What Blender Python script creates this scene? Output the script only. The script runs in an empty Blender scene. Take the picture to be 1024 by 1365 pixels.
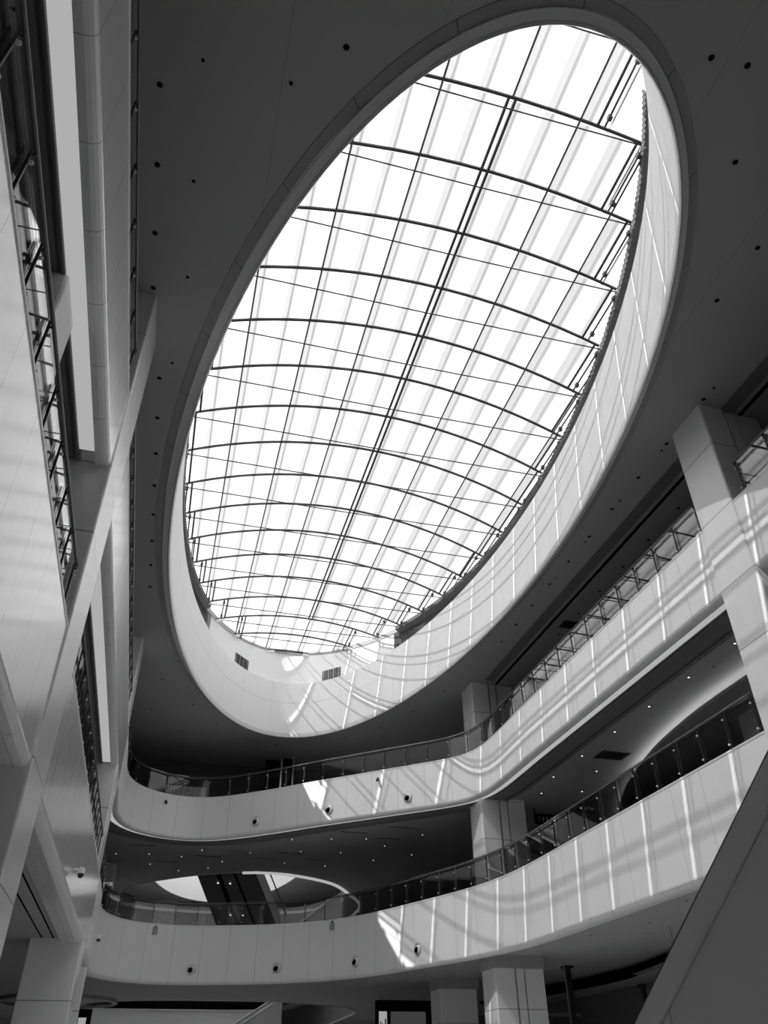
import bpy, math, random
from mathutils import Vector, Matrix
from mathutils.geometry import tessellate_polygon
random.seed(4)
C = bpy.context.scene.collection
ZO = 1.6                       # eye height; heights below are written above the eye and lifted by ZO
pi = math.pi
sin, cos = math.sin, math.cos

# ------------------------------------------------------------------ materials (a black and white place: greys only)
def nt(name):
    m = bpy.data.materials.new(name); m.use_nodes = True
    t = m.node_tree; t.nodes.clear()
    return m, t, t.nodes.new('ShaderNodeOutputMaterial')
def N(t, typ, **kw):
    n = t.nodes.new(typ)
    for k, v in kw.items(): setattr(n, k, v)
    return n
def math_node(t, op, a, b=None):
    n = N(t, 'ShaderNodeMath', operation=op)
    for i, v in enumerate((a, b)):
        if v is None: continue
        if isinstance(v, (int, float)): n.inputs[i].default_value = v
        else: t.links.new(v, n.inputs[i])
    return n.outputs[0]
def g3(v): return (v, v, v, 1)
def paint(name, v, rough=.5, spec=.5, noise=.0, nscale=1.5, joint=None, joint_v=None, jw=.012, jdark=.35, coat=0, stretch=(1, 1, .25), metal=0, jphase=0):
    m, t, out = nt(name)
    b = N(t, 'ShaderNodeBsdfPrincipled')
    b.inputs['Roughness'].default_value = rough
    b.inputs['Specular IOR Level'].default_value = spec
    b.inputs['Coat Weight'].default_value = coat
    b.inputs['Coat Roughness'].default_value = .13
    b.inputs['Metallic'].default_value = metal
    val = None
    if noise:
        tc = N(t, 'ShaderNodeTexCoord'); mp = N(t, 'ShaderNodeMapping'); mp.inputs['Scale'].default_value = stretch
        no = N(t, 'ShaderNodeTexNoise'); no.inputs['Scale'].default_value = nscale; no.inputs['Detail'].default_value = 5
        t.links.new(tc.outputs['Object'], mp.inputs[0]); t.links.new(mp.outputs[0], no.inputs[0])
        val = math_node(t, 'MULTIPLY_ADD', no.outputs[0], noise * 2)
        val.node.inputs[2].default_value = 1 - noise
        val = math_node(t, 'MULTIPLY', val, v)
    if joint or joint_v:
        uv = N(t, 'ShaderNodeUVMap'); sp = N(t, 'ShaderNodeSeparateXYZ'); t.links.new(uv.outputs[0], sp.inputs[0])
        fac = None
        if joint:
            f = math_node(t, 'FRACT', math_node(t, 'DIVIDE', math_node(t, 'ADD', sp.outputs[0], 1000 * joint - jphase), joint))
            fac = math_node(t, 'LESS_THAN', f, jw / joint)
        if joint_v:
            for jv in joint_v:
                d = math_node(t, 'LESS_THAN', math_node(t, 'ABSOLUTE', math_node(t, 'SUBTRACT', sp.outputs[1], jv)), jw)
                fac = d if fac is None else math_node(t, 'MAXIMUM', fac, d)
        k = math_node(t, 'SUBTRACT', 1, math_node(t, 'MULTIPLY', fac, 1 - jdark))
        val = math_node(t, 'MULTIPLY', k, val if val is not None else v)
    if val is None: b.inputs['Base Color'].default_value = g3(v)
    else:
        cb = N(t, 'ShaderNodeCombineColor')
        for i in range(3): t.links.new(val, cb.inputs[i])
        t.links.new(cb.outputs[0], b.inputs['Base Color'])
    t.links.new(b.outputs[0], out.inputs[0])
    return m
def emit(name, s, v=1):
    m, t, out = nt(name)
    e = N(t, 'ShaderNodeEmission'); e.inputs[0].default_value = g3(v); e.inputs[1].default_value = s
    t.links.new(e.outputs[0], out.inputs[0]); return m
def glass(name, tint=.9, ior=1.5, gain=1.0, rough=0.0):
    m, t, out = nt(name)
    tr = N(t, 'ShaderNodeBsdfTransparent'); tr.inputs[0].default_value = g3(tint)
    gl = N(t, 'ShaderNodeBsdfGlossy'); gl.inputs['Roughness'].default_value = rough; gl.inputs[0].default_value = g3(.98)
    fr = N(t, 'ShaderNodeFresnel'); fr.inputs[0].default_value = ior
    mx = N(t, 'ShaderNodeMixShader')
    f = math_node(t, 'MINIMUM', math_node(t, 'MULTIPLY', fr.outputs[0], gain), 1.0)
    t.links.new(f, mx.inputs[0]); t.links.new(tr.outputs[0], mx.inputs[1]); t.links.new(gl.outputs[0], mx.inputs[2])
    t.links.new(mx.outputs[0], out.inputs[0]); return m
def fabric(name, trans, refl, open_=0.0, bar_shade=0.0):
    """woven blind cloth: scatters part of the light, lets part straight through the weave; painted stripes stand in for bar shadows"""
    m, t, out = nt(name)
    a = N(t, 'ShaderNodeBsdfTranslucent'); a.inputs[0].default_value = g3(trans)
    d = N(t, 'ShaderNodeBsdfDiffuse'); d.inputs[0].default_value = g3(refl)
    tr = N(t, 'ShaderNodeBsdfTransparent'); tr.inputs[0].default_value = g3(open_)
    ad = N(t, 'ShaderNodeAddShader'); ad2 = N(t, 'ShaderNodeAddShader')
    t.links.new(a.outputs[0], ad.inputs[0]); t.links.new(d.outputs[0], ad.inputs[1])
    t.links.new(ad.outputs[0], ad2.inputs[0]); t.links.new(tr.outputs[0], ad2.inputs[1]); t.links.new(ad2.outputs[0], out.inputs[0])
    if bar_shade:
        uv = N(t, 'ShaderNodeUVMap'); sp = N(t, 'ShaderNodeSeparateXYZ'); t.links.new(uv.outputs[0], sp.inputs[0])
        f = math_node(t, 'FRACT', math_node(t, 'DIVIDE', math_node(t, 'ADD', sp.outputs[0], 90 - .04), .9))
        rp = N(t, 'ShaderNodeValToRGB'); e = rp.color_ramp.elements  # soft-edged stripes: shade of the glazing bars put into the transmission
        e[0].position = 0; e[0].color = g3(1 - bar_shade); e[1].position = .12; e[1].color = g3(1 - bar_shade * .95)
        for pos, v in ((.24, 1 - bar_shade * .85), (.42, 1 - .5 * bar_shade), (.70, 1), (.975, 1), (1.0, 1 - bar_shade * .6)):
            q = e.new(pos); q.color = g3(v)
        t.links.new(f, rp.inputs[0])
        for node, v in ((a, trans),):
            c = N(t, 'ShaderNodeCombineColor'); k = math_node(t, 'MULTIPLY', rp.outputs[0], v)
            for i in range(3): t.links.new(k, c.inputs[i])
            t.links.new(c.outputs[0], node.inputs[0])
    return m
M = dict(
    panel=paint('white_panel', .90, .42, .4, noise=.03, joint=1.262, jw=.011, jdark=.45, coat=.12, jphase=0),
    panel_left=paint('white_panel_streaked', .90, .24, .5, noise=.07, nscale=2.5, stretch=(1, 1.5, .3), joint=1.262, jw=.011, jdark=.4, coat=.8),
    drum=paint('white_drum_panel', .90, .5, .4, noise=.02, joint=1.94, joint_v=(16.05,), jw=.012, jdark=.72),
    plain=paint('white_wall_paint', .88, .6, .3, noise=.02),
    cap=paint('white_coping', .88, .3),
    col=paint('column_stone', .88, .3, .5, noise=.04, nscale=3, joint_v=(13.14, 11.28, 9.43, 7.89, 3.9, 2.2), jw=.012, jdark=.35, coat=.4),
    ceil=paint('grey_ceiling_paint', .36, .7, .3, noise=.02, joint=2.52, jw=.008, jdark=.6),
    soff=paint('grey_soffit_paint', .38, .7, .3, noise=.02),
    soff_dark=paint('dark_soffit_recess', .16, .6),
    ring=paint('opening_ring_band', .30, .5, joint=2.2, jw=.02, jdark=.3),
    lip=paint('opening_lip', .72, .45),
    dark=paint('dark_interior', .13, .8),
    grey_in=paint('grey_shop_wall', .30, .7, noise=.1),
    floor=paint('polished_floor_stone', .86, .25, .5, noise=.05),
    black=paint('black_metal', .02, .4),
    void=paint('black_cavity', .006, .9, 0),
    post=paint('baluster_steel', .05, .35, metal=.3),
    steel=paint('dark_steel', .05, .4, metal=0),
    bright_steel=paint('brushed_steel', .65, .3, metal=1),
    bracket=paint('white_bracket', .8, .4),
    grey=paint('mid_grey_plastic', .35, .5),
    rail=paint('steel_handrail', .14, .3, metal=.5),
    louvre=paint('dark_louvre_metal', .16, .5),
    vent=paint('black_vent_fin', .03, .6),
    lightstrip=emit('strip_diffuser', .27),
    sign_dim=emit('dim_sign_face', .03),
    glow=emit('cove_lamp', 5.0),
    spot=emit('lit_downlight', 2.0),
    glass=glass('clear_balustrade_glass', .9, 1.5, .9),
    roofglass=glass('roof_glass', .93, 1.3, .6),
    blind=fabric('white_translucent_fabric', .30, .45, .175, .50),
    blind2=fabric('far_translucent_fabric', .30, .42),
    sign=emit('lit_sign_face', .22),
    mark=paint('white_mark', .8, .6),
    markd=paint('dark_mark', .02, .6),
)

# ------------------------------------------------------------------ mesh helpers
def mesh_obj(name, V, F, mat, parent=None, loc=None, uv=None, smooth=False):
    me = bpy.data.meshes.new(name)
    me.from_pydata([tuple(v) for v in V], [], F)
    if uv is not None:
        l = me.uv_layers.new(name='UVMap')
        flat = []
        for f in uv:
            for c in f: flat += [c[0], c[1]]
        l.data.foreach_set('uv', flat)
    if smooth: me.polygons.foreach_set('use_smooth', [True] * len(me.polygons))
    me.materials.append(mat); me.update()
    o = bpy.data.objects.new(name, me); C.objects.link(o)
    if parent is not None: o.parent = parent
    o.location = loc if loc is not None else ((0, 0, 0) if parent is not None else (0, 0, ZO))
    return o
def tag(o, label=None, cat=None, group=None, kind=None):
    if label: o['label'] = label
    if cat: o['category'] = cat
    if group: o['group'] = group
    if kind: o['kind'] = kind
    return o
def empty(name, loc, label, cat, group=None, rz=0, kind=None):
    o = bpy.data.objects.new(name, None); C.objects.link(o); o.location = (loc[0], loc[1], loc[2] + ZO); o.rotation_euler.z = rz
    o.empty_display_size = .1
    return tag(o, label, cat, group, kind)
class MB:
    def __init__(s): s.V = []; s.F = []; s.U = []
    def add(s, V, F, U=None):
        n = len(s.V); s.V += [tuple(v) for v in V]; s.F += [[i + n for i in f] for f in F]
        s.U += U if U else [[(0, 0)] * len(f) for f in F]
        return s
    def box(s, x0, x1, y0, y1, z0, z1, bev=0.0):
        if bev:
            return s.rbox(x0, x1, y0, y1, z0, z1, bev)
        V = [(x, y, z) for z in (z0, z1) for y in (y0, y1) for x in (x0, x1)]
        F = [(0, 2, 3, 1), (4, 5, 7, 6), (0, 1, 5, 4), (2, 6, 7, 3), (0, 4, 6, 2), (1, 3, 7, 5)]
        U = []
        for f in F:
            U.append([(V[i][0] + V[i][1], V[i][2]) for i in f])
        return s.add(V, F, U)
    def rbox(s, x0, x1, y0, y1, z0, z1, r):
        # vertical edges rounded
        P = []
        for cx, cy, a0 in ((x1 - r, y1 - r, 0), (x0 + r, y1 - r, 90), (x0 + r, y0 + r, 180), (x1 - r, y0 + r, 270)):
            for k in range(4):
                a = math.radians(a0 + 30 * k); P.append((cx + r * cos(a), cy + r * sin(a)))
        n = len(P)
        V = [(x, y, z0) for x, y in P] + [(x, y, z1) for x, y in P]
        F = [list(range(n))[::-1], [n + i for i in range(n)]]
        F += [[i, (i + 1) % n, n + (i + 1) % n, n + i] for i in range(n)]
        U = [[(V[i][0] + V[i][1], V[i][2]) for i in f] for f in F]
        U[0] = [(0, -99)] * n; U[1] = [(0, -99)] * n
        return s.add(V, F, U)
    def prism(s, poly, axis, a, b):
        # poly: list of 2D points in the plane across the axis (x: (y,z); y: (x,z); z: (x,y))
        def P(p, t):
            return (t, p[0], p[1]) if axis == 'x' else (p[0], t, p[1]) if axis == 'y' else (p[0], p[1], t)
        n = len(poly); V = [P(p, a) for p in poly] + [P(p, b) for p in poly]
        F = [list(range(n))[::-1], [n + i for i in range(n)]] + [[i, (i + 1) % n, n + (i + 1) % n, n + i] for i in range(n)]
        U = [[(V[i][0] + V[i][1], V[i][2]) for i in f] for f in F]
        return s.add(V, F, U)
    def tube(s, pts, r, n=8, cap=True):
        pts = [Vector(p) for p in pts]; V = []; F = []
        for i, p in enumerate(pts):
            d = (pts[min(i + 1, len(pts) - 1)] - pts[max(i - 1, 0)]).normalized()
            up = Vector((0, 0, 1)) if abs(d.z) < .9 else Vector((1, 0, 0))
            a = d.cross(up).normalized(); b = a.cross(d)
            for k in range(n):
                t = 2 * pi * k / n; V.append(p + r * (cos(t) * a + sin(t) * b))
        for i in range(len(pts) - 1):
            for k in range(n):
                F.append([i * n + k, i * n + (k + 1) % n, (i + 1) * n + (k + 1) % n, (i + 1) * n + k])
        if cap:
            F.append(list(range(n))); F.append([(len(pts) - 1) * n + k for k in range(n)][::-1])
        return s.add(V, F)
    def lathe(s, prof, n=20, M4=None):
        V = []; F = []
        for r, z in prof:
            for k in range(n):
                t = 2 * pi * k / n; V.append(Vector((r * cos(t), r * sin(t), z)))
        for i in range(len(prof) - 1):
            for k in range(n):
                F.append([i * n + k, i * n + (k + 1) % n, (i + 1) * n + (k + 1) % n, (i + 1) * n + k])
        if M4: V = [M4 @ v for v in V]
        return s.add(V, F)
    def disc(s, r, z, n=20, M4=None):
        V = [Vector((r * cos(2 * pi * k / n), r * sin(2 * pi * k / n), z)) for k in range(n)]
        if M4: V = [M4 @ v for v in V]
        return s.add(V, [list(range(n))])
    def bar(s, p, q, w, h):
        p, q = Vector(p), Vector(q); d = (q - p).normalized()
        up = Vector((0, 0, 1)) if abs(d.z) < .95 else Vector((1, 0, 0))
        a = d.cross(up).normalized() * w / 2; b = a.cross(d).normalized() * h / 2
        V = [p - a - b, p + a - b, p + a + b, p - a + b, q - a - b, q + a - b, q + a + b, q - a + b]
        return s.add(V, [(0, 1, 2, 3), (7, 6, 5, 4), (0, 4, 5, 1), (1, 5, 6, 2), (2, 6, 7, 3), (3, 7, 4, 0)])
    def build(s, name, mat, parent=None, loc=None, smooth=False):
        return mesh_obj(name, s.V, s.F, mat, parent, loc, s.U, smooth)

def catmull(P, step=.4, closed=False):
    P = [Vector(p) for p in P]; n = len(P); out = []
    rng = range(n if closed else n - 1)
    for i in rng:
        if closed: a, b, c, d = P[i - 1], P[i], P[(i + 1) % n], P[(i + 2) % n]
        else: a, b, c, d = P[max(i - 1, 0)], P[i], P[i + 1], P[min(i + 2, n - 1)]
        k = max(1, int((c - b).length / step))
        for j in range(k):
            t = j / k
            out.append(.5 * ((2 * b) + (c - a) * t + (2 * a - 5 * b + 4 * c - d) * t * t + (3 * b - a - 3 * c + d) * t ** 3))
    if not closed: out.append(P[-1])
    return out
def smooth_line(P, it=3):
    for _ in range(it):
        P = [P[0]] + [(P[i - 1] + 2 * P[i] + P[i + 1]) / 4 for i in range(1, len(P) - 1)] + [P[-1]]
    return P
def normals(P, closed=False):
    n = len(P); out = []
    for i in range(n):
        a = P[i - 1] if (i > 0 or closed) else P[i]; b = P[(i + 1) % n] if (i < n - 1 or closed) else P[i]
        d = (b - a).normalized(); out.append(Vector((-d.y, d.x)))
    return out
def offset(P, d, closed=False):
    return [p + n * d for p, n in zip(P, normals(P, closed))]
def arclen(P):
    s = [0]
    for a, b in zip(P, P[1:]): s.append(s[-1] + (b - a).length)
    return s
def sweep(name, P, prof, mat, closed=False, parent=None, u0=0, smooth=True, loc=None):
    """a profile of (outward offset, height) carried along the plan line P"""
    Nn = normals(P, closed); S = arclen(P + ([P[0]] if closed else []))
    m = len(prof); V = []; F = []; U = []; w = 2 * (m - 1)
    for p, n in zip(P, Nn):
        for q in range(m - 1):
            for o, z in prof[q:q + 2]: V.append((p.x + n.x * o, p.y + n.y * o, z))
    k = len(P)
    for i in range(k if closed else k - 1):
        j = (i + 1) % k
        for q in range(m - 1):
            F.append([i * w + 2 * q, i * w + 2 * q + 1, j * w + 2 * q + 1, j * w + 2 * q])
            U.append([(S[i] + u0, prof[q][1]), (S[i] + u0, prof[q + 1][1]), (S[i + 1] + u0, prof[q + 1][1]), (S[i + 1] + u0, prof[q][1])])
    o = mesh_obj(name, V, F, mat, parent, loc, U, smooth)
    return o
def ellipse(cx, cy, a, b, n=160, t0=0, t1=2 * pi):
    # clockwise seen from above, so that the left normal points outward
    return [Vector((cx + a * cos(-(t0 + (t1 - t0) * k / n)), cy + b * sin(-(t0 + (t1 - t0) * k / n)))) for k in range(n)]
def slab(name, outer, holes, z0, z1, mat, parent=None):
    polys = [[Vector((p[0], p[1], 0)) for p in outer]] + [[Vector((p[0], p[1], 0)) for p in h] for h in holes]
    tri = tessellate_polygon(polys)
    flat = [p for poly in polys for p in poly]; n = len(flat)
    V = [(p.x, p.y, z0) for p in flat]; F = [list(t) for t in tri]; U = [[(V[i][0], -99) for i in f] for f in F]
    if z1 is not None:
        V += [(p.x, p.y, z1) for p in flat]; F2 = [[i + n for i in t][::-1] for t in tri]
        F += F2; U += [[(0, -99)] * 3 for _ in F2]
        b = 0
        for poly in polys:
            k = len(poly)
            for i in range(k):
                F.append([b + i, b + (i + 1) % k, n + b + (i + 1) % k, n + b + i]); U.append([(0, -99)] * 4)
            b += k
    return mesh_obj(name, V, F, mat, parent, None, U)

# ------------------------------------------------------------------ levels and plan lines (heights above the eye)
L2B, L2T = 3.72, 6.04
L3B, L3T = 9.36, 11.27
CZ = 14.5
XL, XR = -2.05, 12.0
YB = -7.0
up_path = [Vector((XL, y)) for y in (YB, -3, 2, 7, 12, 17, 22, 27, 31)] + [Vector(p) for p in
          [(-2.06, 33.2), (-2.1, 35.2), (-1.95, 36.6), (-1.4, 37.8), (-.4, 38.6), (.9, 38.95), (2.3, 38.5), (3.5, 37.6), (4.8, 36.5), (6.1, 35.25), (7.4, 34.15), (9.0, 32.75), (10.4, 31.55), (11.3, 30.7), (11.85, 29.8), (12.02, 28.6), (12.03, 27)]] + \
          [Vector((XR, y)) for y in (25, 22, 17, 12, 7, 2, -3, YB)]
lo_path = [Vector((XL, y)) for y in (YB, -3, 2, 7, 12, 17, 22, 27, 31, 34)] + [Vector(p) for p in
          [(-2.15, 36.5), (-1.95, 38.1), (-1.2, 39.6), (-.2, 40.3), (1.1, 40.65), (3.1, 40.3), (5, 39.6), (6.6, 38.7), (8.05, 37.3), (9.1, 35.6), (10.2, 33), (11.15, 30.6), (11.75, 28.4), (11.98, 26)]] + \
          [Vector((XR, y)) for y in (23, 20, 16, 12, 7, 2, -3, YB)]
UP = smooth_line(catmull(up_path, .35), 4)
LO = smooth_line(catmull(lo_path, .35), 4)
OUT = [(-13, YB), (-13, 96), (27, 96), (27, YB)]
def close_hole(P, d):
    Q = offset(P, d)
    return [(p.x, p.y) for p in Q]
def inner_outer(P, d):
    """slab outline for a gallery floor: the outer rectangle cut by the atrium line (open at the near side)"""
    Q = offset(P, d)
    Q[0].y = YB; Q[-1].y = YB
    return [(-13, YB), (-13, 96), (27, 96), (27, YB)] + [(p.x, p.y) for p in reversed(Q)]
def uoff(P, xphase):
    """arc length so that panel joints fall at the photographed places on the right run"""
    S = arclen(P); i = min(range(len(P)), key=lambda k: abs(P[k].y - xphase) + (100 if P[k].x < 11 else 0))
    s = S[i] + (P[i].y - xphase)
    return -(s % 1.262)

# second void further back
H3 = catmull([(-2.2, 52.5), (-1.4, 50.2), (.2, 48.6), (2, 47.0), (4.3, 45.75), (5.7, 45.5), (7.4, 45.9), (9.7, 47.5), (11.4, 50.4), (12.7, 53.3), (13.1, 56.5), (12.9, 61), (11, 65.5), (7, 67), (2, 67.2), (-2, 65.5), (-3, 60), (-2.8, 55)], .5, True)
H2 = catmull([(-4, 56), (-2, 51), (2, 49.5), (8, 50), (12.5, 54), (13.5, 62), (13.5, 75), (12, 84), (8, 87.5), (2, 87.8), (-4, 86), (-6, 78), (-6, 65)], .7, True)

# ------------------------------------------------------------------ setting
tag(MB().box(-13, 27, YB, 96, -ZO - .3, -ZO).build('floor', M['floor']), 'pale stone floor of the hall at the bottom of the void', 'floor', kind='structure')
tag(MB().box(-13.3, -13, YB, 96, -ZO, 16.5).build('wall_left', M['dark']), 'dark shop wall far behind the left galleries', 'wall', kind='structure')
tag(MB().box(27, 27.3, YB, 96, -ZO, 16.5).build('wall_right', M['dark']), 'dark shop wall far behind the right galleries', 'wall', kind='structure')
tag(MB().box(-13, 27, 96, 96.3, -ZO, 16.5).build('wall_far', M['grey_in']), 'grey end wall behind the second void', 'wall', kind='structure')
tag(MB().box(-13, 27, YB - .3, YB, -ZO, 16.5).build('wall_back', M['plain']), 'white end wall behind the viewer', 'wall', kind='structure')  # unseen wall, painted white to bounce light forward

# main ceiling with the two oval openings
EC, EA, EB = (4.91, 21.17), 6.22, 16.77          # lip of the opening
RC, RA, RB = (4.875, 21.08), 6.70, 17.10         # outer line of the ring band
EC2 = (5.0, 65.3)
ring_out = ellipse(RC[0], RC[1], RA, RB)
ring_out2 = ellipse(EC2[0], EC2[1], 6.6, 17.2)
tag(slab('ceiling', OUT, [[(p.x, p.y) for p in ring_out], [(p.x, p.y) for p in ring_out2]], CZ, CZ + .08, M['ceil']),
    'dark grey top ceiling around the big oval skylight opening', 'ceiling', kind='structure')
# ring band round the opening: outer dark band, then a lighter lip that drops and rolls into the drum
def mix_ring(f, n=160):
    return [Vector((EC[0] + (RC[0] - EC[0]) * f + (EA + (RA - EA) * f) * cos(-2 * pi * k / n), EC[1] + (RC[1] - EC[1]) * f + (EB + (RB - EB) * f) * sin(-2 * pi * k / n))) for k in range(n)]
lip = mix_ring(0)
def loft(name, rings, mat, period=None, kind='structure'):
    V = []; F = []; U = []; n = len(rings[0][0])
    S = arclen(rings[0][0] + [rings[0][0][0]])
    for a, b in zip(rings, rings[1:]): V += [(p.x, p.y, a[1]) for p in a[0]] + [(p.x, p.y, b[1]) for p in b[0]]
    for r in range(len(rings) - 1):
        for k in range(n):
            F.append([2 * r * n + k, 2 * r * n + (k + 1) % n, (2 * r + 1) * n + (k + 1) % n, (2 * r + 1) * n + k])
            U.append([(S[k], rings[r][1]), (S[k + 1], rings[r][1]), (S[k + 1], rings[r + 1][1]), (S[k], rings[r + 1][1])])
    return mesh_obj(name, V, F, mat, None, None, U, True)
r = loft('trim_1', [(mix_ring(1.0), CZ + .03), (mix_ring(.99), CZ - .015), (mix_ring(.53), CZ - .06), (mix_ring(.51), CZ - .03)], M['ring'])
tag(r, 'dark grey jointed band around the oval skylight opening', 'trim', kind='structure')
r = loft('trim_2', [(mix_ring(.51), CZ - .02), (mix_ring(.50), CZ - .11), (mix_ring(.16), CZ - .2), (mix_ring(.14), CZ - .185), (mix_ring(.11), CZ - .225), (mix_ring(.03), CZ - .26), (mix_ring(-.04), CZ - .20), (mix_ring(-.06), CZ - .06)], M['lip'])
tag(r, 'smooth rounded lip along the inner edge of the oval opening', 'trim', kind='structure')
DT = 17.15
drum_line = mix_ring(-.05)
r = loft('wall_drum', [(drum_line, CZ - .1), (drum_line, 16.0), (drum_line, 16.1), (drum_line, DT), (mix_ring(.05), DT + .01), (mix_ring(.9), DT + .02)], M['drum'])
tag(r, 'tall white curved drum wall rising from the oval opening', 'wall', kind='structure')

# vaulted skylight: ribs every 1.94 m, arc radius 14.4 m
RX, RRAD, RTOP = 5.05, 14.4, 19.5
OC, OA, OB = (5.05, 21.5), 6.65, 17.7
def zr(x): return RTOP - RRAD + math.sqrt(RRAD ** 2 - (x - RX) ** 2)
def halfw(y):
    t = 1 - ((y - OC[1]) / OB) ** 2
    return OA * math.sqrt(t) if t > 0 else 0
roof_line = ellipse(OC[0], OC[1], OA, OB, 160)
# wall between drum top and glass: dark louvres along the sides, white at the far end
def upper_wall(name, sel, mat, label, kind='structure', n=8):
    V = []; F = []; U = []; idx = [k for k in range(len(roof_line)) if sel(roof_line[k])]
    # order the run so that it is continuous
    start = next((k for k in idx if (k - 1) % len(roof_line) not in idx), idx[0])
    run = []; k = start
    while k in idx and k not in run: run.append(k); k = (k + 1) % len(roof_line)
    run = run + [k] if k not in run else run
    for k in run:
        p = roof_line[k]
        V += [(p.x, p.y, DT), (p.x, p.y, zr(p.x) - .02)]
    for i in range(len(run) - 1): F.append([2 * i, 2 * i + 1, 2 * i + 3, 2 * i + 2]); U.append([(0, -99)] * 4)
    return tag(mesh_obj(name, V, F, mat, None, None, U, True), label, 'wall', kind=kind)
upper_wall('wall_clerestory_far', lambda p: p.y > 34.2, M['plain'], 'white wall under the far end of the glass roof')
upper_wall('wall_clerestory_near', lambda p: p.y < 7.0, M['plain'], 'white wall under the near end of the glass roof')
upper_wall('wall_clerestory_right', lambda p: 7.0 <= p.y <= 34.2 and p.x > 5, M['louvre'], 'dark strip of wall between drum and glass roof, right side')
upper_wall('wall_clerestory_left', lambda p: 7.0 <= p.y <= 34.2 and p.x < 5, M['louvre'], 'dark strip of wall between drum and glass roof, left side')

YK = [7.9 + 1.94 * k for k in range(-2, 17)]
PX = [5.54 + 1.8 * n for n in range(-4, 4)]
frame = empty('skylight_frame', (RX, OC[1], 17.2), 'dark steel frame of arched ribs and purlins under the vaulted skylight', 'roof frame')
fo = Vector((RX, OC[1], 17.2))
def rel(p, o): return (p[0] - o[0], p[1] - o[1], p[2] - o[2])
for y in YK:
    w = halfw(y)
    if w < 1.0: continue
    n = 28; m = MB(); V = []; F = []
    for i in range(n + 1):
        x = RX - w - .25 + (2 * w + .5) * i / n; z = zr(x)
        for dy, dz in ((-.035, 0), (.035, 0), (.035, .06), (-.035, .06)): V.append(rel((x, y + dy, z + dz), fo))
    for i in range(n):
        for q in range(4): F.append([i * 4 + q, i * 4 + (q + 1) % 4, i * 4 + 4 + (q + 1) % 4, i * 4 + 4 + q])
    m.add(V, F).build('arched_rib', M['steel'], frame)
    ze = zr(RX + w) + .02
    MB().tube([rel((RX - w, y, ze), fo), rel((RX, y, ze - .03), fo), rel((RX + w, y, ze), fo)], .02, 6).build('tie_rod', M['steel'], frame)
    for s in (-1, 1):
        b = MB()
        x0 = RX + s * (w - .35)
        b.bar(rel((x0, y + .03, zr(x0) - .07), fo), rel((RX + s * (w + .28), y + .03, zr(RX + s * (w + .28)) - .07), fo), .13, .12)
        b.build('rib_bracket', M['bracket'], frame)
def yspan(x, inset=.15):
    t = 1 - ((x - OC[0]) / OA) ** 2
    h = OB * math.sqrt(max(t, 0)) - inset
    return OC[1] - h, OC[1] + h
for x in PX:
    a, b = yspan(x)
    z = zr(x) - .01
    if abs(x - 5.54) < .01:
        for s in (-1, 1):
            MB().box(x + s * .09 - .035 - fo.x, x + s * .09 + .035 - fo.x, 7.9 - fo.y, 35.06 - fo.y, z - .03 - fo.z, z + .03 - fo.z).build('ridge_bar', M['steel'], frame)
        MB().tube([rel((x, a, z), fo), rel((x, 7.9, z), fo)], .028, 6).build('purlin', M['steel'], frame)
        MB().tube([rel((x, 35.06, z), fo), rel((x, b, z), fo)], .028, 6).build('purlin', M['steel'], frame)
    else:
        MB().tube([rel((x, a, z), fo), rel((x, b, z), fo)], .028, 6).build('purlin', M['steel'], frame)
# dark corrugated edge beam along both long sides, between drum and blinds
for sgn in (1, -1):
    m = MB(); pts = [p for p in ellipse(OC[0], OC[1], OA, OB, 1100) if 6.6 < p.y < 33.6 and (p.x - OC[0]) * sgn > 0]
    pts.sort(key=lambda p: -p.y * sgn)
    nn = normals(pts); V = []; F = []
    for i, (p, q) in enumerate(zip(pts, nn)):
        w_ = .03 * (i % 2)
        for o, z in ((-.30 - w_, zr(p.x) + .10), (-.26 - w_, zr(p.x) - .06), (-.02, zr(p.x) - .16)): V.append(rel((p.x + q.x * o, p.y + q.y * o, z), fo))
    for i in range(len(pts) - 1):
        for q in range(2): F.append([i * 3 + q, i * 3 + q + 1, i * 3 + 4 + q, i * 3 + 3 + q])
    m.add(V, F).build('edge_beam', M['louvre'], frame)
# edge gutter following the oval
gut = MB(); V = []; F = []; n = len(roof_line); Nn = normals(roof_line, True)
for p, q in zip(roof_line, Nn):
    z = zr(p.x)
    for o, dz in ((-.03, -.04), (.10, -.06), (.16, .22), (-.03, .2)): V.append(rel((p.x + q.x * o, p.y + q.y * o, z + dz), fo))
for i in range(n):
    for q in range(4): F.append([i * 4 + q, i * 4 + (q + 1) % 4, ((i + 1) % n) * 4 + (q + 1) % 4, ((i + 1) % n) * 4 + q])
gut.add(V, F).build('edge_gutter', M['grey'], frame)
# louvre slats on the dark strips (right side facing the viewer and left far side)
for sgn in (1, -1):
    m = MB(); st = 0
    for k, p in enumerate(ellipse(OC[0], OC[1], OA - .03, OB - .03, 900)):
        if 7.2 < p.y < 34.0 and (p.x - OC[0]) * sgn > 0:
            z1 = zr(p.x) - .08
            m.bar(rel((p.x, p.y, DT), fo), rel((p.x, p.y, z1), fo), .035, .035)
    m.build('louvre_slats', M['louvre'], frame)

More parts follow.
